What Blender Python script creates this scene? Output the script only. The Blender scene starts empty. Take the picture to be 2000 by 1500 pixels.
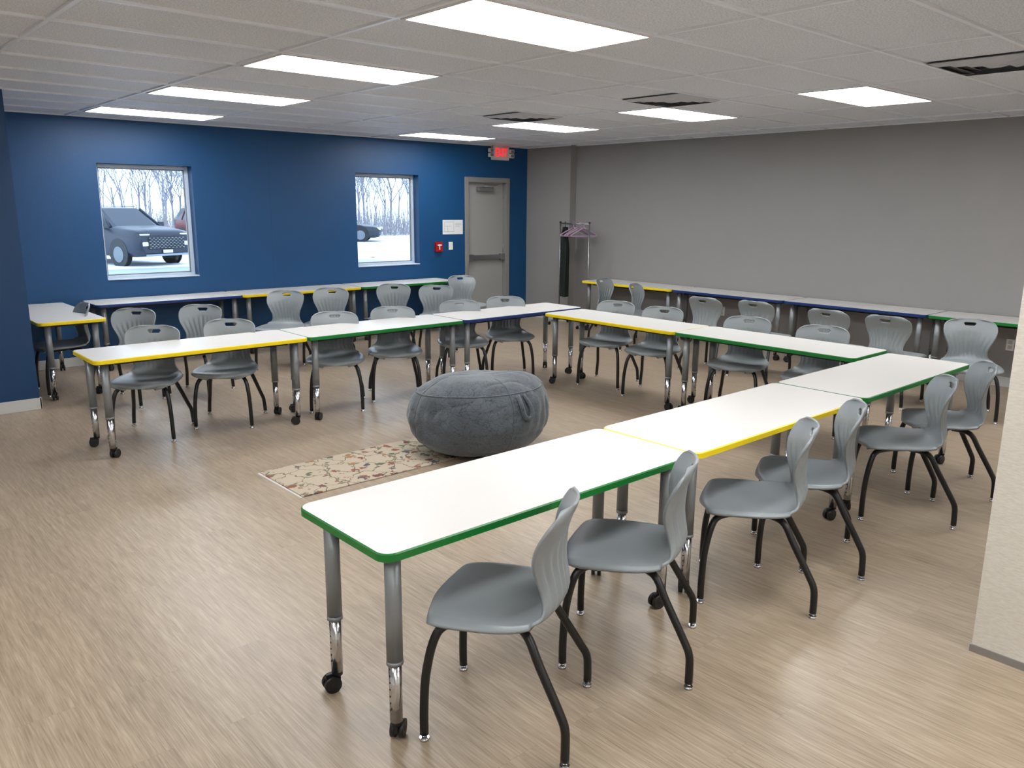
import bpy, bmesh, math, random
from mathutils import Vector, Matrix, noise
random.seed(7)
C=bpy.context.scene.collection

# ------------------------------------------------------------------ helpers
def srgb(r,g,b):
    def f(c):
        c/=255.0
        return c/12.92 if c<=.04045 else ((c+.055)/1.055)**2.4
    return (f(r),f(g),f(b),1)

def mat(name,col,rough=.5,metal=0,var=.06,scale=30,bump=0,emit=None,estr=0,spec=.5,bscale=None):
    m=bpy.data.materials.new(name);m.use_nodes=True
    nt=m.node_tree;b=nt.nodes['Principled BSDF']
    b.inputs['Roughness'].default_value=rough;b.inputs['Metallic'].default_value=metal
    b.inputs['Specular IOR Level'].default_value=spec
    tc=nt.nodes.new('ShaderNodeTexCoord')
    n=nt.nodes.new('ShaderNodeTexNoise');n.inputs['Scale'].default_value=scale;n.inputs['Detail'].default_value=4
    nt.links.new(tc.outputs['Object'],n.inputs['Vector'])
    mx=nt.nodes.new('ShaderNodeMix');mx.data_type='RGBA'
    mx.inputs['A'].default_value=tuple(c*(1-var) for c in col[:3])+(1,)
    mx.inputs['B'].default_value=tuple(min(1,c*(1+var)) for c in col[:3])+(1,)
    nt.links.new(n.outputs['Fac'],mx.inputs['Factor']);nt.links.new(mx.outputs['Result'],b.inputs['Base Color'])
    if bump:
        bn=nt.nodes.new('ShaderNodeBump');bn.inputs['Strength'].default_value=bump;bn.inputs['Distance'].default_value=.01
        n2=nt.nodes.new('ShaderNodeTexNoise');n2.inputs['Scale'].default_value=bscale or scale*3
        nt.links.new(tc.outputs['Object'],n2.inputs['Vector'])
        nt.links.new(n2.outputs['Fac'],bn.inputs['Height']);nt.links.new(bn.outputs['Normal'],b.inputs['Normal'])
    if emit:
        b.inputs['Emission Color'].default_value=emit;b.inputs['Emission Strength'].default_value=estr
    return m

class MB:
    """mesh builder"""
    def __init__(s): s.bm=bmesh.new();s.mats=[]
    def mi(s,m):
        if m not in s.mats: s.mats.append(m)
        return s.mats.index(m)
    def box(s,a,b,m,bevel=0,M=None):
        x0,y0,z0=a;x1,y1,z1=b
        r=bmesh.ops.create_cube(s.bm,size=1)
        vs=r['verts']
        for v in vs:
            v.co=Vector(((x0+x1)/2+v.co.x*(x1-x0),(y0+y1)/2+v.co.y*(y1-y0),(z0+z1)/2+v.co.z*(z1-z0)))
        fs=list({f for v in vs for f in v.link_faces})
        i=s.mi(m)
        for f in fs: f.material_index=i
        if bevel:
            es=list({e for v in vs for e in v.link_edges})
            r=bmesh.ops.bevel(s.bm,geom=es,offset=bevel,segments=2,affect='EDGES',profile=.5)
            vs=list({v for f in r['faces'] for v in f.verts})
            for f in r['faces']: f.material_index=i
        if M:
            for v in vs: v.co=M@v.co
        return vs
    def cyl(s,p0,p1,r,m,n=16,r1=None,smooth=True):
        p0=Vector(p0);p1=Vector(p1);d=p1-p0
        q=d.to_track_quat('Z','Y')
        if r1 is None: r1=r
        A=[];B=[]
        for k in range(n):
            a=2*math.pi*k/n;o=Vector((math.cos(a),math.sin(a),0))
            A.append(s.bm.verts.new(p0+q@(o*r)));B.append(s.bm.verts.new(p1+q@(o*r1)))
        i=s.mi(m)
        for k in range(n):
            f=s.bm.faces.new((A[k],A[(k+1)%n],B[(k+1)%n],B[k]));f.material_index=i;f.smooth=smooth
        f=s.bm.faces.new(list(reversed(A)));f.material_index=i
        f=s.bm.faces.new(B);f.material_index=i
    def tube(s,pts,r,m,n=10,sub=5,rad=None):
        P=[Vector(p) for p in pts]
        if sub>1:
            Q=[]
            E=[P[0]*2-P[1]]+P+[P[-1]*2-P[-2]]
            for i in range(1,len(E)-2):
                for k in range(sub):
                    t=k/sub;a,b,c,d=E[i-1:i+3]
                    Q.append(.5*((2*b)+(c-a)*t+(2*a-5*b+4*c-d)*t*t+(3*b-a-3*c+d)*t**3))
            Q.append(P[-1]);P=Q
        rings=[];up=None;i0=s.mi(m)
        for i,p in enumerate(P):
            t=(P[min(i+1,len(P)-1)]-P[max(i-1,0)]).normalized()
            if up is None:
                up=Vector((1,0,0)) if abs(t.x)<.8 else Vector((0,1,0))
            up=(up-t*up.dot(t)).normalized();sd=t.cross(up)
            rr=r if rad is None else rad[0]+(rad[1]-rad[0])*i/(len(P)-1)
            rings.append([s.bm.verts.new(p+rr*(math.cos(2*math.pi*k/n)*up+math.sin(2*math.pi*k/n)*sd)) for k in range(n)])
        for a,b in zip(rings,rings[1:]):
            for k in range(n):
                f=s.bm.faces.new((a[k],a[(k+1)%n],b[(k+1)%n],b[k]));f.material_index=i0;f.smooth=True
        f=s.bm.faces.new(list(reversed(rings[0])));f.material_index=i0
        f=s.bm.faces.new(rings[-1]);f.material_index=i0
    def quad(s,pts,m):
        f=s.bm.faces.new([s.bm.verts.new(p) for p in pts]);f.material_index=s.mi(m);return f
    def mesh(s,name):
        me=bpy.data.meshes.new(name)
        bmesh.ops.recalc_face_normals(s.bm,faces=s.bm.faces)
        s.bm.to_mesh(me);s.bm.free()
        for m in s.mats: me.materials.append(m)
        return me
    def obj(s,name,loc=(0,0,0)):
        o=bpy.data.objects.new(name,s.mesh(name));o.location=loc;C.objects.link(o);return o

def rrect(x0,y0,x1,y1,r,n=6):
    out=[]
    for cx,cy,a0 in((x1-r,y1-r,0),(x0+r,y1-r,90),(x0+r,y0+r,180),(x1-r,y0+r,270)):
        for k in range(n+1):
            a=math.radians(a0+90*k/n);out.append((cx+r*math.cos(a),cy+r*math.sin(a)))
    return out

# ------------------------------------------------------------------ constants (metres)
ZC=2.619;YB=9.517;XG=8.9466;TH=.708;TL=1.572;TW=.563

# ------------------------------------------------------------------ materials
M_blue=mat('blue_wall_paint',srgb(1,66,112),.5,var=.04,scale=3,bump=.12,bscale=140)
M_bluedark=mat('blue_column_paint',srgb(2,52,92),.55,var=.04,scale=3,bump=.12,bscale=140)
M_gray=mat('gray_wall_paint',srgb(142,139,138),.6,var=.03,scale=3,bump=.12,bscale=140)
M_white=mat('off_white_wall_paint',srgb(215,213,208),.6,var=.03,scale=3,bump=.1,bscale=140)
M_base=mat('vinyl_baseboard',srgb(190,189,186),.45,var=.02)
M_black=mat('black_powder_coat',srgb(12,12,13),.35,var=.1)
M_blackpl=mat('black_plastic',srgb(16,16,17),.45,var=.1)
M_chrome=mat('chrome',srgb(205,205,208),.18,1,var=.02)
M_legg=mat('gray_leg_enamel',srgb(128,131,134),.35,.3,var=.04)
M_shell=mat('gray_shell_plastic',srgb(132,138,141),.36,var=.03,scale=8,bump=.05,bscale=500)
M_lam=mat('white_laminate',srgb(205,202,198),.34,var=.012,scale=5)
M_under=mat('table_underside',srgb(120,118,115),.7)
M_eg=mat('green_edge_band',srgb(8,110,40),.4,var=.04)
M_ey=mat('yellow_edge_band',srgb(228,200,6),.4,var=.03)
M_eb=mat('blue_edge_band',srgb(12,44,102),.4,var=.05)
M_frame=mat('window_aluminum',srgb(190,204,220),.4,.1,var=.02)
M_door=mat('door_gray_paint',srgb(152,151,148),.45,var=.02)
M_dframe=mat('door_frame_paint',srgb(132,130,126),.45,var=.02)
M_steel=mat('brushed_steel',srgb(160,160,162),.35,.9,var=.05)
M_sign=mat('exit_housing',srgb(215,210,208),.4)
M_red=mat('red_letter_glow',srgb(255,20,25),.4,emit=(1,.02,.03,1),estr=1.0)
M_redbox=mat('fire_alarm_red',srgb(160,12,18),.35)
M_paper=mat('paper',srgb(220,221,221),.8,var=.01)
M_ink=mat('printed_line',srgb(120,125,130),.8)
M_plate=mat('switch_plate',srgb(225,225,222),.4)
M_tbar=mat('ceiling_tbar',srgb(234,238,244),.3,var=.02)
M_vent=mat('vent_metal',srgb(185,188,194),.45,var=.04)
M_ventd=mat('vent_dark',srgb(92,96,102),.7)

def emis(name,col,s):
    m=bpy.data.materials.new(name);m.use_nodes=True;nt=m.node_tree
    b=nt.nodes['Principled BSDF'];b.inputs['Base Color'].default_value=(.9,.9,.9,1)
    tc=nt.nodes.new('ShaderNodeTexCoord');n=nt.nodes.new('ShaderNodeTexNoise');n.inputs['Scale'].default_value=40
    nt.links.new(tc.outputs['Object'],n.inputs['Vector'])
    r=nt.nodes.new('ShaderNodeMapRange');r.inputs['To Min'].default_value=s*.97;r.inputs['To Max'].default_value=s*1.03
    nt.links.new(n.outputs['Fac'],r.inputs['Value']);nt.links.new(r.outputs['Result'],b.inputs['Emission Strength'])
    b.inputs['Emission Color'].default_value=col
    return m
M_lens=emis('light_lens',(.972,.987,1,1),17.0)

M_glass=bpy.data.materials.new('window_glass');M_glass.use_nodes=True
nt=M_glass.node_tree;nt.nodes.remove(nt.nodes['Principled BSDF']);o=nt.nodes['Material Output']
g=nt.nodes.new('ShaderNodeBsdfGlossy');g.inputs['Roughness'].default_value=.02
t=nt.nodes.new('ShaderNodeBsdfTransparent');t.inputs['Color'].default_value=(.93,.97,1,1)
ms=nt.nodes.new('ShaderNodeMixShader');lw=nt.nodes.new('ShaderNodeFresnel');lw.inputs['IOR'].default_value=1.3
nt.links.new(lw.outputs[0],ms.inputs[0]);nt.links.new(t.outputs[0],ms.inputs[1]);nt.links.new(g.outputs[0],ms.inputs[2]);nt.links.new(ms.outputs[0],o.inputs[0])

# floor : plank running along Y
M_floor=bpy.data.materials.new('vinyl_plank_floor');M_floor.use_nodes=True
nt=M_floor.node_tree;b=nt.nodes['Principled BSDF'];L=nt.links.new;N=nt.nodes.new
tc=N('ShaderNodeTexCoord')
mp=N('ShaderNodeMapping');mp.inputs['Rotation'].default_value=(0,0,math.radians(90));L(tc.outputs['Object'],mp.inputs['Vector'])
br=N('ShaderNodeTexBrick');br.inputs['Scale'].default_value=1;br.inputs['Brick Width'].default_value=1.22;br.inputs['Row Height'].default_value=.18
br.inputs['Mortar Size'].default_value=.0009;br.inputs['Mortar Smooth'].default_value=.3;br.offset=.37;br.squash=1
br.inputs['Color1'].default_value=(0,0,0,1);br.inputs['Color2'].default_value=(1,1,1,1);br.inputs['Mortar'].default_value=(.5,.5,.5,1);br.inputs['Bias'].default_value=0
L(mp.outputs['Vector'],br.inputs['Vector'])
bw=N('ShaderNodeSeparateColor');L(br.outputs['Color'],bw.inputs['Color'])
cmb=N('ShaderNodeCombineXYZ');
mul=N('ShaderNodeMath');mul.operation='MULTIPLY';mul.inputs[1].default_value=17;L(bw.outputs['Red'],mul.inputs[0])
L(mul.outputs[0],cmb.inputs['Z']);L(mul.outputs[0],cmb.inputs['Y'])
add=N('ShaderNodeVectorMath');add.operation='ADD';L(tc.outputs['Object'],add.inputs[0]);L(cmb.outputs[0],add.inputs[1])
m1=N('ShaderNodeMapping');m1.inputs['Scale'].default_value=(75,3.2,1);L(add.outputs[0],m1.inputs['Vector'])
n1=N('ShaderNodeTexNoise');n1.inputs['Scale'].default_value=1;n1.inputs['Detail'].default_value=6;n1.inputs['Roughness'].default_value=.62;n1.inputs['Distortion'].default_value=.9;L(m1.outputs[0],n1.inputs['Vector'])
m2=N('ShaderNodeMapping');m2.inputs['Scale'].default_value=(210,8,1);L(add.outputs[0],m2.inputs['Vector'])
n2=N('ShaderNodeTexNoise');n2.inputs['Scale'].default_value=1;n2.inputs['Detail'].default_value=2;L(m2.outputs[0],n2.inputs['Vector'])
m3=N('ShaderNodeMapping');m3.inputs['Scale'].default_value=(12,1.0,1);L(add.outputs[0],m3.inputs['Vector'])
wv=N('ShaderNodeTexNoise');wv.inputs['Scale'].default_value=1;wv.inputs['Detail'].default_value=3;wv.inputs['Distortion'].default_value=1.5;L(m3.outputs[0],wv.inputs['Vector'])
rp=N('ShaderNodeValToRGB');cr=rp.color_ramp
cr.elements[0].position=.30;cr.elements[0].color=srgb(116,101,84);cr.elements[1].position=.70;cr.elements[1].color=srgb(178,162,141)
e=cr.elements.new(.5);e.color=srgb(151,134,114)
a1=N('ShaderNodeMath');a1.operation='MULTIPLY_ADD';a1.inputs[1].default_value=.45;L(n1.outputs['Fac'],a1.inputs[0])
a2=N('ShaderNodeMath');a2.operation='MULTIPLY_ADD';a2.inputs[1].default_value=.40;L(n2.outputs['Fac'],a2.inputs[0])
a3=N('ShaderNodeMath');a3.operation='MULTIPLY';a3.inputs[1].default_value=.15;L(wv.outputs['Fac'],a3.inputs[0])
L(a3.outputs[0],a2.inputs[2]);L(a2.outputs[0],a1.inputs[2])
a4=N('ShaderNodeMath');a4.operation='MULTIPLY_ADD';a4.inputs[1].default_value=.03;L(bw.outputs['Red'],a4.inputs[0]);
a5=N('ShaderNodeMath');a5.operation='SUBTRACT';a5.inputs[1].default_value=.015;L(a1.outputs[0],a5.inputs[0]);L(a5.outputs[0],a4.inputs[2])
L(a4.outputs[0],rp.inputs['Fac'])
mo=N('ShaderNodeMix');mo.data_type='RGBA';mo.inputs['B'].default_value=srgb(108,95,80)
fm=N('ShaderNodeMath');fm.operation='MULTIPLY';fm.inputs[1].default_value=.35;L(br.outputs['Fac'],fm.inputs[0])
L(fm.outputs[0],mo.inputs['Factor']);L(rp.outputs['Color'],mo.inputs['A']);L(mo.outputs['Result'],b.inputs['Base Color'])
rr=N('ShaderNodeMapRange');rr.inputs['To Min'].default_value=.26;rr.inputs['To Max'].default_value=.42;L(n1.outputs['Fac'],rr.inputs['Value']);L(rr.outputs[0],b.inputs['Roughness'])
bp=N('ShaderNodeBump');bp.inputs['Strength'].default_value=.08;bp.inputs['Distance'].default_value=.004;L(n2.outputs['Fac'],bp.inputs['Height']);L(bp.outputs[0],b.inputs['Normal'])

# ceiling tile
M_tile=bpy.data.materials.new('acoustic_tile');M_tile.use_nodes=True
nt=M_tile.node_tree;b=nt.nodes['Principled BSDF'];L=nt.links.new;N=nt.nodes.new
tc=N('ShaderNodeTexCoord');n=N('ShaderNodeTexNoise');n.inputs['Scale'].default_value=110;n.inputs['Detail'].default_value=3;L(tc.outputs['Object'],n.inputs['Vector'])
rp=N('ShaderNodeValToRGB');rp.color_ramp.elements[0].position=.38;rp.color_ramp.elements[0].color=srgb(202,206,214);rp.color_ramp.elements[1].position=.58;rp.color_ramp.elements[1].color=srgb(229,233,240)
L(n.outputs['Fac'],rp.inputs['Fac']);L(rp.outputs['Color'],b.inputs['Base Color']);b.inputs['Roughness'].default_value=.6
bp=N('ShaderNodeBump');bp.inputs['Strength'].default_value=.4;bp.inputs['Distance'].default_value=.005;L(n.outputs['Fac'],bp.inputs['Height']);L(bp.outputs[0],b.inputs['Normal'])

# partition fabric
M_part=bpy.data.materials.new('partition_vinyl_fabric');M_part.use_nodes=True
nt=M_part.node_tree;b=nt.nodes['Principled BSDF'];L=nt.links.new;N=nt.nodes.new
tc=N('ShaderNodeTexCoord');mp=N('ShaderNodeMapping');mp.inputs['Scale'].default_value=(1,45,260);L(tc.outputs['Object'],mp.inputs['Vector'])
n=N('ShaderNodeTexNoise');n.inputs['Scale'].default_value=1;n.inputs['Detail'].default_value=2;L(mp.outputs[0],n.inputs['Vector'])
rp=N('ShaderNodeValToRGB');rp.color_ramp.elements[0].position=.3;rp.color_ramp.elements[0].color=srgb(208,202,190);rp.color_ramp.elements[1].position=.7;rp.color_ramp.elements[1].color=srgb(222,217,206)
L(n.outputs['Fac'],rp.inputs['Fac']);L(rp.outputs['Color'],b.inputs['Base Color']);b.inputs['Roughness'].default_value=.7
bp=N('ShaderNodeBump');bp.inputs['Strength'].default_value=.15;bp.inputs['Distance'].default_value=.003;L(n.outputs['Fac'],bp.inputs['Height']);L(bp.outputs[0],b.inputs['Normal'])

# rug
M_rug=bpy.data.materials.new('floral_rug');M_rug.use_nodes=True
nt=M_rug.node_tree;b=nt.nodes['Principled BSDF'];L=nt.links.new;N=nt.nodes.new
tc=N('ShaderNodeTexCoord')
nz=N('ShaderNodeTexNoise');nz.inputs['Scale'].default_value=14;L(tc.outputs['Object'],nz.inputs['Vector'])
ad=N('ShaderNodeMix');ad.data_type='VECTOR';ad.inputs['Factor'].default_value=.10;L(tc.outputs['Object'],ad.inputs[4]);L(nz.outputs['Color'],ad.inputs[5])
vo=N('ShaderNodeTexVoronoi');vo.inputs['Scale'].default_value=12;L(ad.outputs[1],vo.inputs['Vector'])
sp=N('ShaderNodeSeparateColor');L(vo.outputs['Color'],sp.inputs['Color'])
pal=N('ShaderNodeValToRGB');pal.color_ramp.interpolation='CONSTANT';pe=pal.color_ramp.elements
pe[0].position=0;pe[0].color=srgb(120,74,58);pe[1].position=.26;pe[1].color=srgb(84,90,74)
for pos,c in((.5,srgb(74,74,84)),(.7,srgb(140,104,76)),(.86,srgb(100,60,56))):
    q=pe.new(pos);q.color=c
L(sp.outputs['Red'],pal.inputs['Fac'])
ds=N('ShaderNodeMath');ds.operation='MULTIPLY_ADD';ds.inputs[1].default_value=.5;ds.inputs[2].default_value=0
nf=N('ShaderNodeTexNoise');nf.inputs['Scale'].default_value=55;L(tc.outputs['Object'],nf.inputs['Vector'])
L(nf.outputs['Fac'],ds.inputs[0]);sm=N('ShaderNodeMath');sm.operation='ADD';L(vo.outputs['Distance'],sm.inputs[0]);L(ds.outputs[0],sm.inputs[1]);
th=N('ShaderNodeMath');th.operation='LESS_THAN';th.inputs[1].default_value=.57;L(sm.outputs[0],th.inputs[0])
wv=N('ShaderNodeTexVoronoi');wv.feature='DISTANCE_TO_EDGE';wv.inputs['Scale'].default_value=7;L(ad.outputs[1],wv.inputs['Vector'])
vt=N('ShaderNodeMath');vt.operation='LESS_THAN';vt.inputs[1].default_value=.026;L(wv.outputs['Distance'],vt.inputs[0])
mA=N('ShaderNodeMix');mA.data_type='RGBA';mA.inputs['A'].default_value=srgb(168,155,136);mA.inputs['B'].default_value=srgb(106,98,80);L(vt.outputs[0],mA.inputs['Factor'])
mB=N('ShaderNodeMix');mB.data_type='RGBA';L(th.outputs[0],mB.inputs['Factor']);L(mA.outputs['Result'],mB.inputs['A']);L(pal.outputs['Color'],mB.inputs['B'])
L(mB.outputs['Result'],b.inputs['Base Color']);b.inputs['Roughness'].default_value=.95
bp=N('ShaderNodeBump');bp.inputs['Strength'].default_value=.4;bp.inputs['Distance'].default_value=.003;L(nf.outputs['Fac'],bp.inputs['Height']);L(bp.outputs[0],b.inputs['Normal'])

# bean bag
M_bean=bpy.data.materials.new('beanbag_fabric');M_bean.use_nodes=True
nt=M_bean.node_tree;b=nt.nodes['Principled BSDF'];L=nt.links.new;N=nt.nodes.new
tc=N('ShaderNodeTexCoord');nz=N('ShaderNodeTexNoise');nz.inputs['Scale'].default_value=9;nz.inputs['Detail'].default_value=3;L(tc.outputs['Object'],nz.inputs['Vector'])
ad=N('ShaderNodeMix');ad.data_type='VECTOR';ad.inputs['Factor'].default_value=.14;L(tc.outputs['Object'],ad.inputs[4]);L(nz.outputs['Color'],ad.inputs[5])
mpb=N('ShaderNodeMapping');mpb.inputs['Scale'].default_value=(1,1,1.7);L(ad.outputs[1],mpb.inputs['Vector'])
vo=N('ShaderNodeTexVoronoi');vo.feature='DISTANCE_TO_EDGE';vo.inputs['Scale'].default_value=24;L(mpb.outputs[0],vo.inputs['Vector'])
rp=N('ShaderNodeValToRGB');rp.color_ramp.elements[0].position=.0;rp.color_ramp.elements[0].color=srgb(38,43,49);rp.color_ramp.elements[1].position=.05;rp.color_ramp.elements[1].color=srgb(74,81,88)
L(vo.outputs['Distance'],rp.inputs['Fac'])
nb=N('ShaderNodeTexNoise');nb.inputs['Scale'].default_value=6;nb.inputs['Detail'].default_value=6;L(tc.outputs['Object'],nb.inputs['Vector'])
mx=N('ShaderNodeMix');mx.data_type='RGBA';mx.blend_type='MULTIPLY';mx.inputs['Factor'].default_value=.5;L(rp.outputs['Color'],mx.inputs['A'])
mr=N('ShaderNodeMapRange');mr.inputs['From Min'].default_value=.3;mr.inputs['From Max'].default_value=.7;mr.inputs['To Min'].default_value=.5;mr.inputs['To Max'].default_value=1.3;L(nb.outputs['Fac'],mr.inputs['Value']);L(mr.outputs[0],mx.inputs['B'])
L(mx.outputs['Result'],b.inputs['Base Color']);b.inputs['Roughness'].default_value=.85;b.inputs['Sheen Weight'].default_value=.28
bp=N('ShaderNodeBump');bp.inputs['Strength'].default_value=.25;bp.inputs['Distance'].default_value=.006;L(vo.outputs['Distance'],bp.inputs['Height']);L(bp.outputs[0],b.inputs['Normal'])

# ------------------------------------------------------------------ room shell
mb=MB();mb.box((-3.7,-3.2,-.12),(9.3,9.75,0),M_floor);mb.obj('floor')
mb=MB();mb.box((-3.7,-3.2,ZC),(9.3,9.75,ZC+.12),M_tile);mb.obj('ceiling')

W1=(2.585,3.590,.905,2.150);W2=(5.735,6.745,.912,2.150);D1=(7.62,8.40,0,2.10)
mb=MB()
xs=[1.45,W1[0],W1[1],W2[0],W2[1],D1[0],D1[1],9.2]
y0,y1=YB,YB+.2
for i,(a,bb) in enumerate(zip(xs,xs[1:])):
    if i==1: mb.box((a,y0,0),(bb,y1,W1[2]),M_blue);mb.box((a,y0,W1[3]),(bb,y1,ZC),M_blue)
    elif i==3: mb.box((a,y0,0),(bb,y1,W2[2]),M_blue);mb.box((a,y0,W2[3]),(bb,y1,ZC),M_blue)
    elif i==5: mb.box((a,y0,D1[3]),(bb,y1,ZC),M_blue)
    else: mb.box((a,y0,0),(bb,y1,ZC),M_blue)
mb.obj('wall_back')
mb=MB();mb.box((XG,-3.2,0),(XG+.15,8.57,ZC),M_gray);mb.box((8.82,8.57,0),(XG+.15,YB,ZC),M_gray);mb.obj('wall_right')
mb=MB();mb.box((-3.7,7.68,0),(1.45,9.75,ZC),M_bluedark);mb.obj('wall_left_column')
mb=MB();mb.box((-3.7,-3.2,0),(-3.55,7.68,ZC),M_white);mb.obj('wall_left')
mb=MB();mb.box((-3.55,-3.2,0),(XG,-3.05,ZC),M_white);mb.obj('wall_front')
mb=MB();mb.box((3.34,-3.05,.012),(3.46,.94,ZC),M_part)
mb.box((3.332,-3.05,.0),(3.47,.945,.03),M_steel);mb.obj('wall_partition')
mb=MB();mb.box((-3.55,7.668,0),(1.462,7.68,.1),M_base,.003);mb.box((1.45,7.668,0),(1.462,YB,.1),M_base);mb.obj('baseboard_left')
mb=MB();mb.box((1.462,YB-.012,0),(7.57,YB,.1),M_base,.003);mb.box((8.45,YB-.012,0),(8.82,YB,.1),M_base);mb.obj('baseboard_back')
mb=MB();mb.box((XG-.012,-3.05,0),(XG,8.57,.1),M_base,.003);mb.box((8.808,8.558,0),(8.82,YB,.1),M_base);mb.box((8.808,8.558,0),(XG,8.57,.1),M_base);mb.obj('baseboard_right')
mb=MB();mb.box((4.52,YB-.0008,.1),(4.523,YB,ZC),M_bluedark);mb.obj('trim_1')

# windows
for k,w in enumerate((W1,W2)):
    x0,x1,z0,z1=w;mb=MB();f=.04;yy=YB+.125
    mb.box((x0,yy,z0),(x0+f,yy+.06,z1),M_frame,.004);mb.box((x1-f,yy,z0),(x1,yy+.06,z1),M_frame,.004)
    mb.box((x0+f,yy,z0),(x1-f,yy+.06,z0+f),M_frame,.004);mb.box((x0+f,yy,z1-f),(x1-f,yy+.06,z1),M_frame,.004)
    g0=.012
    for a,b2 in (((x0+f,yy+.02,z0+f),(x0+f+g0,yy+.04,z1-f)),((x1-f-g0,yy+.02,z0+f),(x1-f,yy+.04,z1-f)),((x0+f,yy+.02,z0+f),(x1-f,yy+.04,z0+f+g0)),((x0+f,yy+.02,z1-f-g0),(x1-f,yy+.04,z1-f))):
        mb.box(a,b2,M_legg)
    mb.box((x0+f,yy+.028,z0+f),(x1-f,yy+.032,z1-f),M_glass)
    mb.box((x0+.001,YB-.012,z0),(x1-.001,yy,z0+.012),M_frame,.003)
    mb.obj('window_%d'%(k+1))

# door
x0,x1,_,z1=D1;mb=MB()
mb.box((x0-.05,YB-.012,0),(x0+.02,YB+.18,z1+.05),M_dframe,.004)
mb.box((x1-.02,YB-.012,0),(x1+.05,YB+.18,z1+.05),M_dframe,.004)
mb.box((x0+.02,YB-.012,z1-.02),(x1-.02,YB+.18,z1+.05),M_dframe,.004)
dy=YB+.07
mb.box((x0+.022,dy,.01),(x1-.022,dy+.045,z1-.022),M_door,.003)
mb.box((x0+.03,dy-.05,.93),(x1-.03,dy-.012,1.0),M_steel,.006)
mb.box((x0+.03,dy-.065,.915),(x0+.13,dy,1.015),M_steel,.006);mb.box((x1-.1,dy-.065,.915),(x1-.03,dy,1.015),M_steel,.006)
mb.box((x0+.22,dy-.07,1.95),(x0+.52,dy,2.01),M_steel,.008)
mb.tube([(x0+.3,dy-.06,2.015),(x0+.45,dy-.16,2.03),(x0+.62,dy-.05,2.05)],.008,M_steel,8,2)
for z in(.25,1.05,1.85): mb.cyl((x1-.02,dy-.01,z),(x1-.02,dy-.01,z+.11),.011,M_steel,10)
mb.box((x0,YB-.0,0),(x1,YB+.2,.012),M_steel)
mb.obj('door_1')

# exit sign
def text_mesh(body,size,depth,material):
    c=bpy.data.curves.new('txt','FONT');c.body=body;c.size=size;c.extrude=depth;c.align_x='CENTER';c.align_y='CENTER';c.offset=size*.012
    o=bpy.data.objects.new('txt',c);C.objects.link(o);dg=bpy.context.evaluated_depsgraph_get()
    me=bpy.data.meshes.new_from_object(o.evaluated_get(dg));bpy.data.objects.remove(o);me.materials.clear();me.materials.append(material);return me
root=bpy.data.objects.new('exit_sign',None);C.objects.link(root);root.location=(8.235,YB-.03,2.515)
mb=MB();mb.box((-.16,-.025,-.105),(.16,.03,.105),M_sign,.006)
for s in(-1,1):
    mb.box((s*.16-.008,-.02,-.03),(s*.16+.008,.02,.03),M_sign)
    mb.box((s*.205-.042,-.05,.0),(s*.205+.042,.0,.058),M_sign,.01);mb.box((s*.205-.03,-.052,.008),(s*.205+.03,-.048,.047),M_legg)
    mb.box((s*.205-.042,-.05,-.068),(s*.205+.042,.0,-.01),M_sign,.01);mb.box((s*.205-.03,-.052,-.057),(s*.205+.03,-.048,-.018),M_legg)
h=mb.obj('housing');h.parent=root
tm=bpy.data.objects.new('letters',text_mesh('EXIT',.135,.003,M_red));C.objects.link(tm);tm.rotation_euler=(math.radians(90),0,0);tm.location=(0,-.029,0);tm.scale=(.88,1.25,1);tm.parent=root

mb=MB();mb.box((7.16,YB-.003,1.325),(7.53,YB,1.53),M_paper)
for a in ((7.19,1.36,7.36,1.363),(7.19,1.50,7.36,1.503),(7.19,1.36,7.193,1.50),(7.36,1.36,7.363,1.503),(7.25,1.36,7.253,1.44),(7.19,1.44,7.30,1.443),(7.39,1.48,7.50,1.484),(7.39,1.46,7.50,1.464),(7.39,1.44,7.47,1.444)):
    mb.box((a[0],YB-.004,a[1]),(a[2],YB-.003,a[3]),M_ink)
mb.obj('evacuation_map')
mb=MB();mb.box((7.005,YB-.05,1.08),(7.125,YB,1.22),M_redbox,.008);mb.box((7.03,YB-.055,1.165),(7.10,YB-.05,1.185),M_plate);mb.box((7.058,YB-.055,1.11),(7.072,YB-.05,1.165),M_plate);mb.obj('fire_alarm_pull_station')
mb=MB();mb.box((7.265,YB-.008,1.10),(7.34,YB,1.215),M_plate,.003);mb.box((7.295,YB-.014,1.135),(7.31,YB-.008,1.18),M_plate,.002);mb.obj('light_switch')
for yy in(2.56,5.9):
    mb=MB();mb.box((XG-.008,yy-.037,.37),(XG,yy+.037,.485),M_plate,.003);mb.box((XG-.011,yy-.017,.385),(XG-.008,yy+.017,.42),M_base);mb.box((XG-.011,yy-.017,.435),(XG-.008,yy+.017,.47),M_base);mb.obj('wall_outlet')

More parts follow.
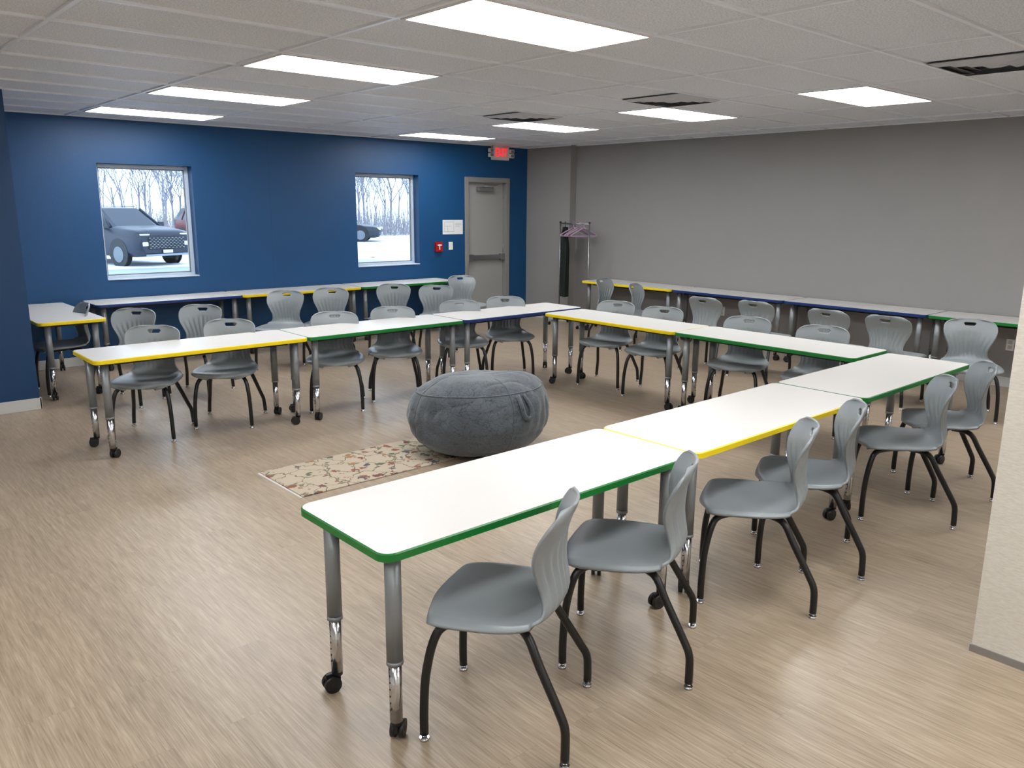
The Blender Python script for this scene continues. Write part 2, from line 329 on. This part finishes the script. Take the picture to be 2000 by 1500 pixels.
# ------------------------------------------------------------------ ceiling grid, lights, vents
GX=2.335;GY=3.455
mb=MB();w=.012
x=GX-6*1.2192
while x<9.0:
    if x>-3.5: mb.box((x-w,-3.05,ZC-.012),(x+w,YB,ZC),M_tbar)
    x+=1.2192
y=GY-.6096*11
while y<YB:
    if y>-3.05: mb.box((-3.55,y-w,ZC-.0125),(XG,y+w,ZC),M_tbar)
    y+=.6096
mb.box((1.45,YB-.02,ZC-.013),(8.82,YB,ZC),M_tbar);mb.box((XG-.02,-3.05,ZC-.013),(XG,8.57,ZC),M_tbar);mb.box((8.80,8.57,ZC-.013),(8.82,YB,ZC),M_tbar);mb.box((-3.55,7.66,ZC-.013),(1.45,7.68,ZC),M_tbar)
mb.obj('ceiling_grid')
def light_mesh():
    mb=MB();a,bb=1.2192/2-.014,.6096/2-.014
    for p,q in (((-a,-bb,-.012),(a,-bb+.018,0)),((-a,bb-.018,-.012),(a,bb,0)),((-a,-bb+.018,-.012),(-a+.018,bb-.018,0)),((a-.018,-bb+.018,-.012),(a,bb-.018,0))):
        mb.box(p,q,M_sign)
    mb.box((-a+.018,-bb+.018,-.009),(a-.018,bb-.018,-.001),M_lens)
    return mb.mesh('ceiling_light')
lm=light_mesh()
for cx in (GX-3*1.2192,GX,GX+3*1.2192):
    for k in range(-3,4):
        yy=GY+k*1.8288-.3048
        if cx<0 and k>1: continue
        o=bpy.data.objects.new('ceiling_light',lm);o.location=(cx+.6096,yy,ZC-.006);C.objects.link(o)
def vent_mesh():
    mb=MB();a=.29
    mb.box((-a,-a,-.004),(a,a,-.001),M_ventd)
    for r in(.285,.21,.14,.075):
        for s,t in(((-r,-r),(r,-r)),((r,-r),(r,r)),((r,r),(-r,r)),((-r,r),(-r,-r))):
            i=r-.045
            k=i/r
            f=mb.quad([(s[0],s[1],-.006),(t[0],t[1],-.006),(t[0]*k,t[1]*k,-.024),(s[0]*k,s[1]*k,-.024)],M_vent)
    mb.box((-.03,-.03,-.024),(.03,.03,-.02),M_vent)
    return mb.mesh('air_vent')
vm=vent_mesh()
for yc in(1.931,4.37,6.198):
    o=bpy.data.objects.new('air_vent',vm);o.location=(GX+3*1.2192-.3048,yc,ZC-.006);C.objects.link(o)

# ------------------------------------------------------------------ table
def table_mesh(edge):
    mb=MB();hx=TL/2-.002;hy=TW/2-.001
    o=rrect(-hx,-hy,hx,hy,.05,8);i_=rrect(-hx+.005,-hy+.005,hx-.005,hy-.005,.046,8)
    n=len(o)
    z0,z1=TH-.030,TH
    A=[mb.bm.verts.new((x,y,z0+.003)) for x,y in o];B=[mb.bm.verts.new((x,y,z1-.004)) for x,y in o]
    Ctop=[mb.bm.verts.new((x,y,z1)) for x,y in i_];D=[mb.bm.verts.new((x,y,z0)) for x,y in i_]
    e=mb.mi(edge)
    for P,Q in((A,B),(B,Ctop),(D,A)):
        for k in range(n):
            f=mb.bm.faces.new((P[k],P[(k+1)%n],Q[(k+1)%n],Q[k]));f.material_index=e
    f=mb.bm.faces.new(Ctop);f.material_index=mb.mi(M_lam)
    f=mb.bm.faces.new(list(reversed(D)));f.material_index=mb.mi(M_under)
    for s in(-1,1):
        mb.box((-hx+.16,s*(hy-.13)-.012,z0-.03),(hx-.16,s*(hy-.13)+.012,z0),M_black)
    for sx in(-1,1):
        mb.box((sx*(hx-.14)-.012,-hy+.12,z0-.03),(sx*(hx-.14)+.012,hy-.12,z0),M_black)
        for sy in(-1,1):
            x,y=sx*(hx-.085),sy*(hy-.088)
            mb.box((x-.06,y-.045,z0-.006),(x+.06,y+.045,z0),M_black)
            mb.cyl((x,y,z0),(x,y,.29),.027,M_legg,20)
            mb.cyl((x,y,.297),(x,y,.283),.0285,M_legg,20)
            mb.cyl((x,y,.285),(x,y,.075),.0215,M_chrome,20)
            for z in(.12,.145,.17,.195,.22,.245,.27): mb.cyl((x+.018*sx,y,z),(x+.0222*sx,y,z),.0035,M_blackpl,8)
            mb.cyl((x,y,.09),(x,y,.06),.02,M_blackpl,16)
            a=random.Random(sx*3+sy).uniform(0,3.1);dx,dyy=math.cos(a),math.sin(a)
            cx,cy=x+dx*.022,y+dyy*.022
            for s in(-1,1):
                p=Vector((cx-dyy*s*.006,cy+dx*s*.006,.031));q=Vector((cx-dyy*s*.023,cy+dx*s*.023,.031))
                mb.cyl(p,q,.031,M_blackpl,20)
            mb.cyl((cx-dyy*.025,cy+dx*.025,.031),(cx+dyy*.025,cy-dx*.025,.031),.008,M_blackpl,8)
            mb.box((-.012,-.006,.03),(.045,.006,.07),M_blackpl,.003,Matrix.Translation((x,y,0))@Matrix.Rotation(a,4,'Z'))
    return mb.mesh('classroom_table')
TM={'g':table_mesh(M_eg),'y':table_mesh(M_ey),'b':table_mesh(M_eb)}
def table(x,y,c,rot=0):
    o=bpy.data.objects.new('classroom_table',TM[c]);o.location=(x,y,0);o.rotation_euler=(0,0,math.radians(rot));C.objects.link(o)
tx,ty=1.2028+TL/2,1.9071+TW/2
for i,c in enumerate('gyg'): table(tx+i*TL,ty,c)
tx,ty=1.4161+TL/2,5.7271+TW/2
for i,c in enumerate('ygb'): table(tx+i*TL,ty,c)
x5=5.4822+TW/2
table(x5,4.0887+TL/2,'y',90);table(x5,4.0887-TL/2,'g',90)
for i,c in enumerate('byg'): table(2.2918+TL/2+i*TL,YB-.02-TW/2,c)
table(1.54+TW/2,7.88+TL/2,'y',90)
for i,c in enumerate('ybbg'): table(XG-.02-TW/2,6.3104+TL/2-i*TL,c,90)

# ------------------------------------------------------------------ chair
def catmull(P,n):
    E=[[2*a-b for a,b in zip(P[0],P[1])]]+P+[[2*a-b for a,b in zip(P[-1],P[-2])]]
    out=[]
    segs=len(P)-1
    for k in range(n):
        s=k/(n-1)*segs;i=min(int(s),segs-1);t=s-i
        a,b,c,d=E[i:i+4]
        out.append([.5*((2*bb)+(cc-aa)*t+(2*aa-5*bb+4*cc-dd)*t*t+(3*bb-aa-3*cc+dd)*t**3) for aa,bb,cc,dd in zip(a,b,c,d)])
    return out
def chair_mesh():
    #      y     z    hw   dish(z+) wrap(y+)
    P=[[.264,.408,.105,-.002,-.045],[.259,.424,.160,-.002,-.032],[.243,.436,.200,.0,-.018],[.205,.444,.228,.0,-.004],[.14,.443,.241,.004,0],[.07,.437,.243,.010,0],[.005,.431,.240,.015,0],
       [-.055,.429,.230,.018,.0],[-.110,.432,.210,.018,.006],[-.153,.444,.188,.014,.02],[-.180,.470,.168,.006,.035],[-.188,.508,.152,0,.045],[-.182,.552,.150,0,.050],
       [-.175,.600,.166,0,.055],[-.174,.648,.188,0,.058],[-.181,.695,.203,0,.057],[-.193,.735,.206,0,.053],[-.204,.765,.200,-.002,.048],[-.213,.788,.184,-.004,.044],[-.218,.804,.150,-.004,.038],[-.220,.811,.110,-.003,.034]]
    nu,nv=73,76
    R=catmull(P,nv)
    mb=MB();V=[]
    for j,(y,z,hw,di,wr) in enumerate(R):
        row=[]
        for i in range(nu):
            s=-1+2*i/(nu-1)
            x=hw*s
            lip=-.016*max(0,(abs(s)-.86)/.14)**2 if y>-.13 and z<.47 else 0
            zz=z+di*s*s*s*s+di*.5*s*s+lip; yy=y+wr*s*s
            if z>.465 and y<-.1:
                wnd=min(1,max(0,(z-.465)/.04))*min(1,max(0,(.72-z-.05*abs(s))/.05))
                yy-=.006*wnd*(.5+.5*math.cos(s*math.pi*9))
            row.append(mb.bm.verts.new((x,yy,zz)))
        V.append(row)
    mi=mb.mi(M_shell)
    for j in range(nv-1):
        for i in range(nu-1):
            cx=(V[j][i].co+V[j+1][i+1].co)/2
            if cx.z>.7:
                dx=abs(cx.x);dz=abs(cx.z-.768)
                if cx.y<-.14 and (max(dx-.034,0)/.014)**2+(dz/.013)**2<1: continue
            f=mb.bm.faces.new((V[j][i],V[j][i+1],V[j+1][i+1],V[j+1][i]));f.material_index=mi;f.smooth=True
    me=mb.mesh('shell');o=bpy.data.objects.new('tmp',me);C.objects.link(o)
    s=o.modifiers.new('s','SOLIDIFY');s.thickness=.011;s.offset=0;s.use_even_offset=False
    dg=bpy.context.evaluated_depsgraph_get();me2=bpy.data.meshes.new_from_object(o.evaluated_get(dg));bpy.data.objects.remove(o)
    mb=MB();mb.mi(M_shell);mb.bm.from_mesh(me2)
    for f in mb.bm.faces: f.smooth=True
    for s in(-1,1):
        mb.tube([(s*.10,.02,.407),(s*.125,.12,.404),(s*.165,.185,.393),(s*.19,.212,.345),(s*.206,.232,.235),(s*.212,.238,.12),(s*.214,.238,.022)],.0150,M_black,12,4)
        mb.tube([(s*.10,-.0,.407),(s*.125,-.06,.403),(s*.155,-.10,.385),(s*.178,-.14,.31),(s*.207,-.21,.182),(s*.220,-.234,.13),(s*.226,-.238,.07),(s*.229,-.238,.022)],.0150,M_black,12,4)
        for (x,y) in((.214,.238),(.229,-.238)):
            mb.cyl((s*x,y,.03),(s*x,y,.008),.009,M_chrome,12);mb.cyl((s*x,y,.010),(s*x,y,0),.0165,M_chrome,16,)
        mb.tube([(s*.10,-.08,.409),(s*.10,.12,.409)],.012,M_black,10,1)
    for y in(-.06,.1): mb.tube([(-.13,y,.409),(.13,y,.409)],.011,M_black,10,1)
    mb.box((-.1,-.05,.41),(.1,.09,.424),M_black)
    return mb.mesh('classroom_chair')
CM=chair_mesh()
def chair(x,y,fx,fy):
    o=bpy.data.objects.new('classroom_chair',CM);o.location=(x,y,0);o.rotation_euler=(0,0,math.atan2(fy,fx)-math.pi/2);C.objects.link(o)
for x,y in((1.67,1.86),(2.32,1.86),(3.16,1.82),(3.68,1.85),(4.68,1.80),(5.33,1.81)): chair(x,y,-.56,.83)
for x,y in((1.93,6.28),(2.53,6.26)): chair(x,y,-.58,-.81)
for x,y in((3.45,6.15),(4.06,6.15),(4.85,6.15),(5.46,6.15)): chair(x,y,-.5,-.86)
for x,y in((5.99,5.24),(5.97,4.64),(5.99,3.74),(5.99,3.05)): chair(x,y,-.95,-.3)
for x,y in((2.135,7.48),(2.70,7.39),(3.9,8.09),(4.43,8.04),(5.26,8.02),(5.58,7.60)): chair(x,y,-.72,-.69)
chair(6.75,8.45,-.2,-.98)
chair(1.85,8.32,-1,.0)
chair(8.10,7.02,.2,-.98);chair(7.8,6.22,.3,-.95)
for x,y in((7.37,4.98),(7.48,4.44),(7.4,3.62),(7.4,3.06)): chair(x,y,1,0)
chair(7.40,2.41,-.9,-.45)

# ------------------------------------------------------------------ rug & bean bag
mb=MB();mb.box((-.9,-.3,.0),(.9,.3,.008),M_rug,.003)
for k in range(60):
    y=-.295+k*.01
    for s in(-1,1): mb.box((s*.9,y-.002,.0),(s*.915,y+.002,.003),M_paper)
mb.obj('floral_rug',(3.03,4.565,0))

def bean():
    mb=MB();nu,nv=180,100;V=[]
    RX,RY,HZ=.515,.45,.292
    def shape(a,z,c):
        r=max(c,0)**.56
        foot=1-.12*max(0,-z)**1.3
        p=Vector((RX*r*foot*math.cos(a),RY*r*foot*math.sin(a),HZ+HZ*z))
        p.z*=1-.08*math.cos(a-2.6)*c*max(0,.3+z)
        return p
    for j in range(nv+1):
        la=-math.pi/2+math.pi*j/nv;row=[]
        c=math.cos(la);s=math.sin(la)
        z=math.copysign(abs(s)**.76,s)
        for i in range(nu):
            a=2*math.pi*i/nu
            p=shape(a,z,c)
            q=Vector((p.x*3.0,p.y*3.0,p.z*4))
            rid=1-abs(noise.noise(q*1.5+Vector((5,2,1))))*2
            n1=noise.noise(q)*.026+noise.noise(q*2.3+Vector((3,1,7)))*.010-.009*max(0,rid)**5
            n1+=.005*math.sin(26*a+2*math.sin(3*a))*math.exp(-((z-.1)/.35)**2)
            d=Vector((p.x,p.y,(p.z-HZ)*1.2)).normalized()
            p+=d*n1
            row.append(mb.bm.verts.new((p.x,p.y,max(p.z,.004*(1+c)))))
        V.append(row)
    mi=mb.mi(M_bean)
    for j in range(nv):
        for i in range(nu):
            try:
                f=mb.bm.faces.new((V[j][i],V[j][(i+1)%nu],V[j+1][(i+1)%nu],V[j+1][i]));f.material_index=mi;f.smooth=True
            except ValueError: pass
    jj=int(nv*.70)
    pts=[V[jj][i%nu].co.copy() for i in range(0,nu+1,2)]
    for k in range(4):
        ii=int(nu*(k+.35)/4)
        mb.tube([V[j][ii].co.copy() for j in range(8,nv-6,2)],.0045,M_bean,6,1)
    mb.tube(pts,.0055,M_bean,6,1)
    bmesh.ops.remove_doubles(mb.bm,verts=[v for r in (V[0],V[-1]) for v in r],dist=.02)
    def surf(a,z):
        c=max(0,1-abs(z)**(2/.76))**.5
        return shape(a,z,c)
    a0=math.radians(-50)
    def o(v,k): return Vector((v.x*k,v.y*k,v.z))
    p=[surf(a0-.06,.62),o(surf(a0-.08,.45),1.06),o(surf(a0-.05,.2),1.08),o(surf(a0+.05,.17),1.08),o(surf(a0+.07,.38),1.06),surf(a0+.04,.62)]
    mb.tube(p,.014,M_bean,8,4)
    return mb.obj('bean_bag',(3.54,4.30,.008))
bb=bean();bb.rotation_euler=(0,0,math.radians(-42));bb.scale=(.985,.985,.97)

# ------------------------------------------------------------------ coat rack
M_cloth=mat('dark_green_cloth',srgb(16,26,21),.9,var=.3,scale=12)
M_pink=mat('lilac_hanger_plastic',srgb(176,150,174),.4)
mb=MB()
xr=8.6;ya,yb=7.96,8.54
for y in(ya,yb):
    mb.cyl((xr,y,.06),(xr,y,1.5),.0125,M_steel,12);mb.tube([(xr-.2,y,.055),(xr,y,.07),(xr+.2,y,.055)],.012,M_steel,10,3)
    for s in(-.2,.2): mb.cyl((xr+s,y-.01,.024),(xr+s,y+.01,.024),.024,M_blackpl,14);mb.cyl((xr+s,y,.02),(xr+s,y,.06),.006,M_blackpl,8)
    mb.cyl((xr,y,1.5),(xr,y,1.52),.016,M_blackpl,12)
mb.cyl((xr,ya,1.49),(xr,yb,1.49),.0125,M_steel,12)
mb.cyl((xr,ya,.12),(xr,yb,.12),.01,M_steel,12)
mb.obj('coat_rack')
def hanger(mb,y,m,rot=.0,z=1.512):
    M=Matrix.Translation((xr,y,z))@Matrix.Rotation(rot,4,'Z')
    T=lambda p:M@Vector(p)
    mb.tube([T(p) for p in((0.018,0,-.012),(.02,0,.0),(0,0,.006),(-.018,0,.0),(-.014,0,-.02),(0,0,-.04),(0,0,-.08))],.004,m,8,3)
    mb.tube([T(p) for p in((0,0,-.075),(.1,0,-.12),(.2,0,-.17),(.205,0,-.19),(.1,0,-.195),(-.1,0,-.195),(-.205,0,-.19),(-.2,0,-.17),(-.1,0,-.12),(0,0,-.075))],.010,m,8,3)
for y,r in((8.06,-.25),(8.13,-.35),(8.20,-.2),(8.27,-.3)):
    mb=MB();hanger(mb,y,M_pink,r);mb.obj('clothes_hanger')
mb=MB()
hanger(mb,8.44,M_blackpl,.5)
rows=[]
for j in range(14):
    z=1.44-j*.078;row=[]
    hw=.05+.10*min(1,j/3)
    for i in range(41):
        a=2*math.pi*i/40
        x=hw*math.cos(a)*(1+.12*math.sin(6*a+j*.3));y=(.03+.02*min(1,j/4))*math.sin(a)*(1+.35*math.sin(7*a+j*.2))
        p=Matrix.Rotation(.9,4,'Z')@Vector((x,y,0));row.append(mb.bm.verts.new((xr+p.x,8.44+p.y,z)))
    rows.append(row)
mi=mb.mi(M_cloth)
for a,b_ in zip(rows,rows[1:]):
    for i in range(40):
        f=mb.bm.faces.new((a[i],a[i+1],b_[i+1],b_[i]));f.material_index=mi;f.smooth=True
mb.obj('hanging_coat')

# ------------------------------------------------------------------ exterior
M_snow=mat('snow',srgb(240,244,250),.8,var=.05,scale=.6,bump=.3,bscale=2)
M_asph=mat('wet_asphalt',srgb(165,173,183),.5,var=.2,scale=.8)
M_bark=mat('tree_bark',srgb(138,134,142),.9,var=.15,scale=2)
M_brush=mat('winter_brush',srgb(150,142,142),.95,var=.25,scale=1.5)
mb=MB();mb.box((-10,9.78,-.3),(90,95,-.1),M_snow);mb.obj('snowy_ground')
mb=MB();mb.box((0,13,-.1),(15,24.3,-.085),M_asph);mb.obj('parking_lot')
mb=MB();V=[]
for i in range(41):
    row=[]
    for j in range(13):
        u=i/40;v=j/12
        h=(math.sin(math.pi*v)**.8)*(math.sin(math.pi*u)**.4)*(.50+.10*math.sin(u*17)+.06*math.sin(u*31+v*5))
        row.append(mb.bm.verts.new((15.6+u*14,21+v*4.2,-.1+h)))
    V.append(row)
for i in range(40):
    for j in range(12):
        f=mb.bm.faces.new((V[i][j],V[i+1][j],V[i+1][j+1],V[i][j+1]));f.material_index=mb.mi(M_snow);f.smooth=True
mb.obj('snow_bank')

M_cglass=mat('car_glass',srgb(40,50,62),.1,var=.02)
M_tire=mat('tire_rubber',srgb(25,25,27),.8)
M_rim=mat('alloy_rim',srgb(120,126,132),.35,.7)
M_lamp=mat('headlamp',srgb(225,230,235),.15)
M_grille=mat('dark_grille',srgb(18,22,28),.5)
M_sil=mat('grille_chrome',srgb(150,158,168),.3,.8)
def car(name,loc,ang,paint,suv=True):
    mb=MB();H=1.70 if suv else 1.45
    pm=mat(name+'_paint',paint,.3,.0,var=.03)
    zb=.28 if suv else .2;hd=1.12 if suv else .82;bl=1.12 if suv else .93
    S=[(-2.30,.5,bl-.1,bl,.70,.72,.62),(-2.22,zb+.08,bl,H-.42,.86,.86,.62),(-1.95,zb,bl,H-.06,.92,.90,.64),(-1.2,zb,bl,H,.94,.93,.68),(-.3,zb,bl,H,.94,.93,.69),(.25,zb,bl-.01,H-.03,.94,.93,.68),
       (1.0,zb,bl-.02,hd+.04,.94,.91,.78),(1.6,zb,hd-.05,hd+.01,.94,.90,.74),(2.1,zb,hd-.10,hd-.04,.93,.88,.70),(2.32,zb+.04,hd-.17,hd-.10,.88,.84,.66),(2.40,.40,hd-.28,hd-.20,.80,.78,.62)]
    rings=[]
    for x,b0,be,t,wl,wb,wt in S:
        r=[(-wl*.9,b0),(-wl,b0+.15),(-wl,(b0+be)/2+.1),(-wb,be),(-wt,t-.03),(-wt*.85,t),(wt*.85,t),(wt,t-.03),(wb,be),(wl,(b0+be)/2+.1),(wl,b0+.15),(wl*.9,b0)]
        rings.append([mb.bm.verts.new((x,y,z)) for y,z in r])
    ip=mb.mi(pm);ig=mb.mi(M_cglass)
    for s,(a,b_) in enumerate(zip(rings,rings[1:])):
        for k in range(12):
            f=mb.bm.faces.new((a[k],a[(k+1)%12],b_[(k+1)%12],b_[k]))
            glass=(k in(3,7) and 1<=s<=5) or (k in(4,5,6) and s==5) or (k==5 and s==1)
            f.material_index=ig if glass else ip
            f.smooth=not glass
    f=mb.bm.faces.new(rings[0]);f.material_index=ip;f=mb.bm.faces.new(rings[-1]);f.material_index=ip
    for s in(-1,1):
        for xa in(-.35,-1.35): mb.tube([(xa,s*.93,bl),(xa-.03,s*.695,H-.05)],.03,pm,6,1)
        mb.tube([(1.0,s*.86,bl),(.27,s*.68,H-.04)],.035,pm,6,1)
        mb.tube([(-2.0,s*.6,H+.03),(.1,s*.64,H+.03)],.015,M_sil,6,1)
        mb.box((.68,s*1.02-.1,bl),(.83,s*1.02+.1,bl+.15),pm,.03)
        mb.box((2.2,s*.66-.17,hd-.21),(2.40,s*.66+.12,hd-.165),M_lamp,.015)
        mb.box((2.26,s*.70-.1,.60),(2.43,s*.70+.08,.72),M_lamp,.02)
        for xa in(-1.4,1.42):
            mb.cyl((xa,s*.74,.34),(xa,s*.945,.34),.36,M_tire,28);mb.cyl((xa,s*.935,.34),(xa,s*.96,.34),.235,M_rim,20)
            mb.cyl((xa,s*.90,.38),(xa,s*.948,.38),.43,M_grille,28)
    mb.box((2.28,-.62,.50),(2.425,.62,hd-.25),M_grille,.03)
    for z in range(7):
        for y in range(10):
            yy=-.56+y*.125+(z%2)*.06
            if abs(yy)<.59 and .52+z*.048<hd-.28: mb.box((2.42,yy-.03,.535+z*.048),(2.435,yy+.03,.552+z*.048),M_sil)
    mb.box((2.40,-.72,.30),(2.43,.72,.36),M_sil,.01)
    mb.box((2.43,-.16,.39),(2.45,.16,.48),M_plate)
    o=mb.obj(name,loc);o.rotation_euler=(0,0,ang)
    return o
car('parked_suv',(7.85,27.4,-.1),math.atan2(-.97,.30),srgb(30,40,56))
car('parked_hatchback',(14.5,36.0,-.1),math.atan2(-.98,.1),srgb(96,16,26),True)
car('parked_sedan',(21.3,37.6,-.1),math.atan2(-.6,.8),srgb(38,44,54),False)

def tree_line():
    mb=MB();rnd=random.Random(11);bi=mb.mi(M_bark)
    def seg(p,q,r0,r1):
        d=(q-p).normalized();u=d.orthogonal().normalized();v=d.cross(u)
        A=[];B=[]
        for k in range(3):
            a=k*2.0944;o=u*math.cos(a)+v*math.sin(a)
            A.append(mb.bm.verts.new(p+o*r0));B.append(mb.bm.verts.new(q+o*r1))
        for k in range(3):
            f=mb.bm.faces.new((A[k],A[(k+1)%3],B[(k+1)%3],B[k]));f.material_index=bi
    def grow(p,d,l,r,dep):
        q=p+d*l;seg(p,q,r,r*.7)
        if dep==0: return
        n=3 if dep>1 else 5
        for k in range(n):
            nd=(d+Vector((rnd.uniform(-.75,.75),rnd.uniform(-.75,.75),rnd.uniform(-.15,.5)))).normalized()
            st=p+d*l*rnd.uniform(.55,1)
            grow(st,nd,l*rnd.uniform(.55,.8),max(r*.5,.009),dep-1)
    for k in range(150):
        x=rnd.uniform(10,34) if k<90 else rnd.uniform(34,62)
        y=rnd.uniform(52,68)
        grow(Vector((x,y,-.2)),Vector((rnd.uniform(-.08,.08),rnd.uniform(-.05,.05),1)).normalized(),rnd.uniform(1.8,3.6),rnd.uniform(.03,.10),4)
    return mb.obj('bare_trees')
tree_line()
mb=MB();rnd=random.Random(21)
for k in range(6500):
    x=rnd.uniform(8,62);y=rnd.uniform(42,46);h=rnd.uniform(.4,1.9);w=.015
    dx=rnd.uniform(-.5,.5)
    mb.quad([(x-w,y,-.12),(x+w,y,-.12),(x+dx+w*.4,y,h),(x+dx-w*.4,y,h)],M_brush)
mb.obj('winter_brush')

# ------------------------------------------------------------------ world
wd=bpy.data.worlds.new('overcast_sky');bpy.context.scene.world=wd;wd.use_nodes=True
nt=wd.node_tree;bg=nt.nodes['Background'];L=nt.links.new
tc=nt.nodes.new('ShaderNodeTexCoord');sx=nt.nodes.new('ShaderNodeSeparateXYZ');L(tc.outputs['Generated'],sx.inputs[0])
rp=nt.nodes.new('ShaderNodeValToRGB');rp.color_ramp.elements[0].color=(.70,.84,1,1);rp.color_ramp.elements[1].color=(.58,.76,1,1)
L(sx.outputs['Z'],rp.inputs['Fac']);L(rp.outputs['Color'],bg.inputs['Color']);bg.inputs['Strength'].default_value=3.1

# ------------------------------------------------------------------ camera
f,pi,ya_,ro,h=1567.3426,.2181,.7312,.0080,1.7343
F=Vector((math.sin(ya_),math.cos(ya_),0));R=Vector((math.cos(ya_),-math.sin(ya_),0));Z=Vector((0,0,1))
fw=math.cos(pi)*F-math.sin(pi)*Z;up=math.sin(pi)*F+math.cos(pi)*Z
r=math.cos(ro)*R+math.sin(ro)*up;u=-math.sin(ro)*R+math.cos(ro)*up
cd=bpy.data.cameras.new('camera');co=bpy.data.objects.new('camera',cd);C.objects.link(co)
Mx=Matrix((r,u,-fw)).transposed().to_4x4();Mx.translation=Vector((0,0,h));co.matrix_world=Mx
cd.sensor_fit='HORIZONTAL';cd.sensor_width=36;cd.lens=f*36/2000;cd.clip_end=300;cd.clip_start=.05
bpy.context.scene.camera=co
vs=bpy.context.scene.view_settings
vs.view_transform='Standard';vs.look='None';vs.exposure=0;vs.gamma=1
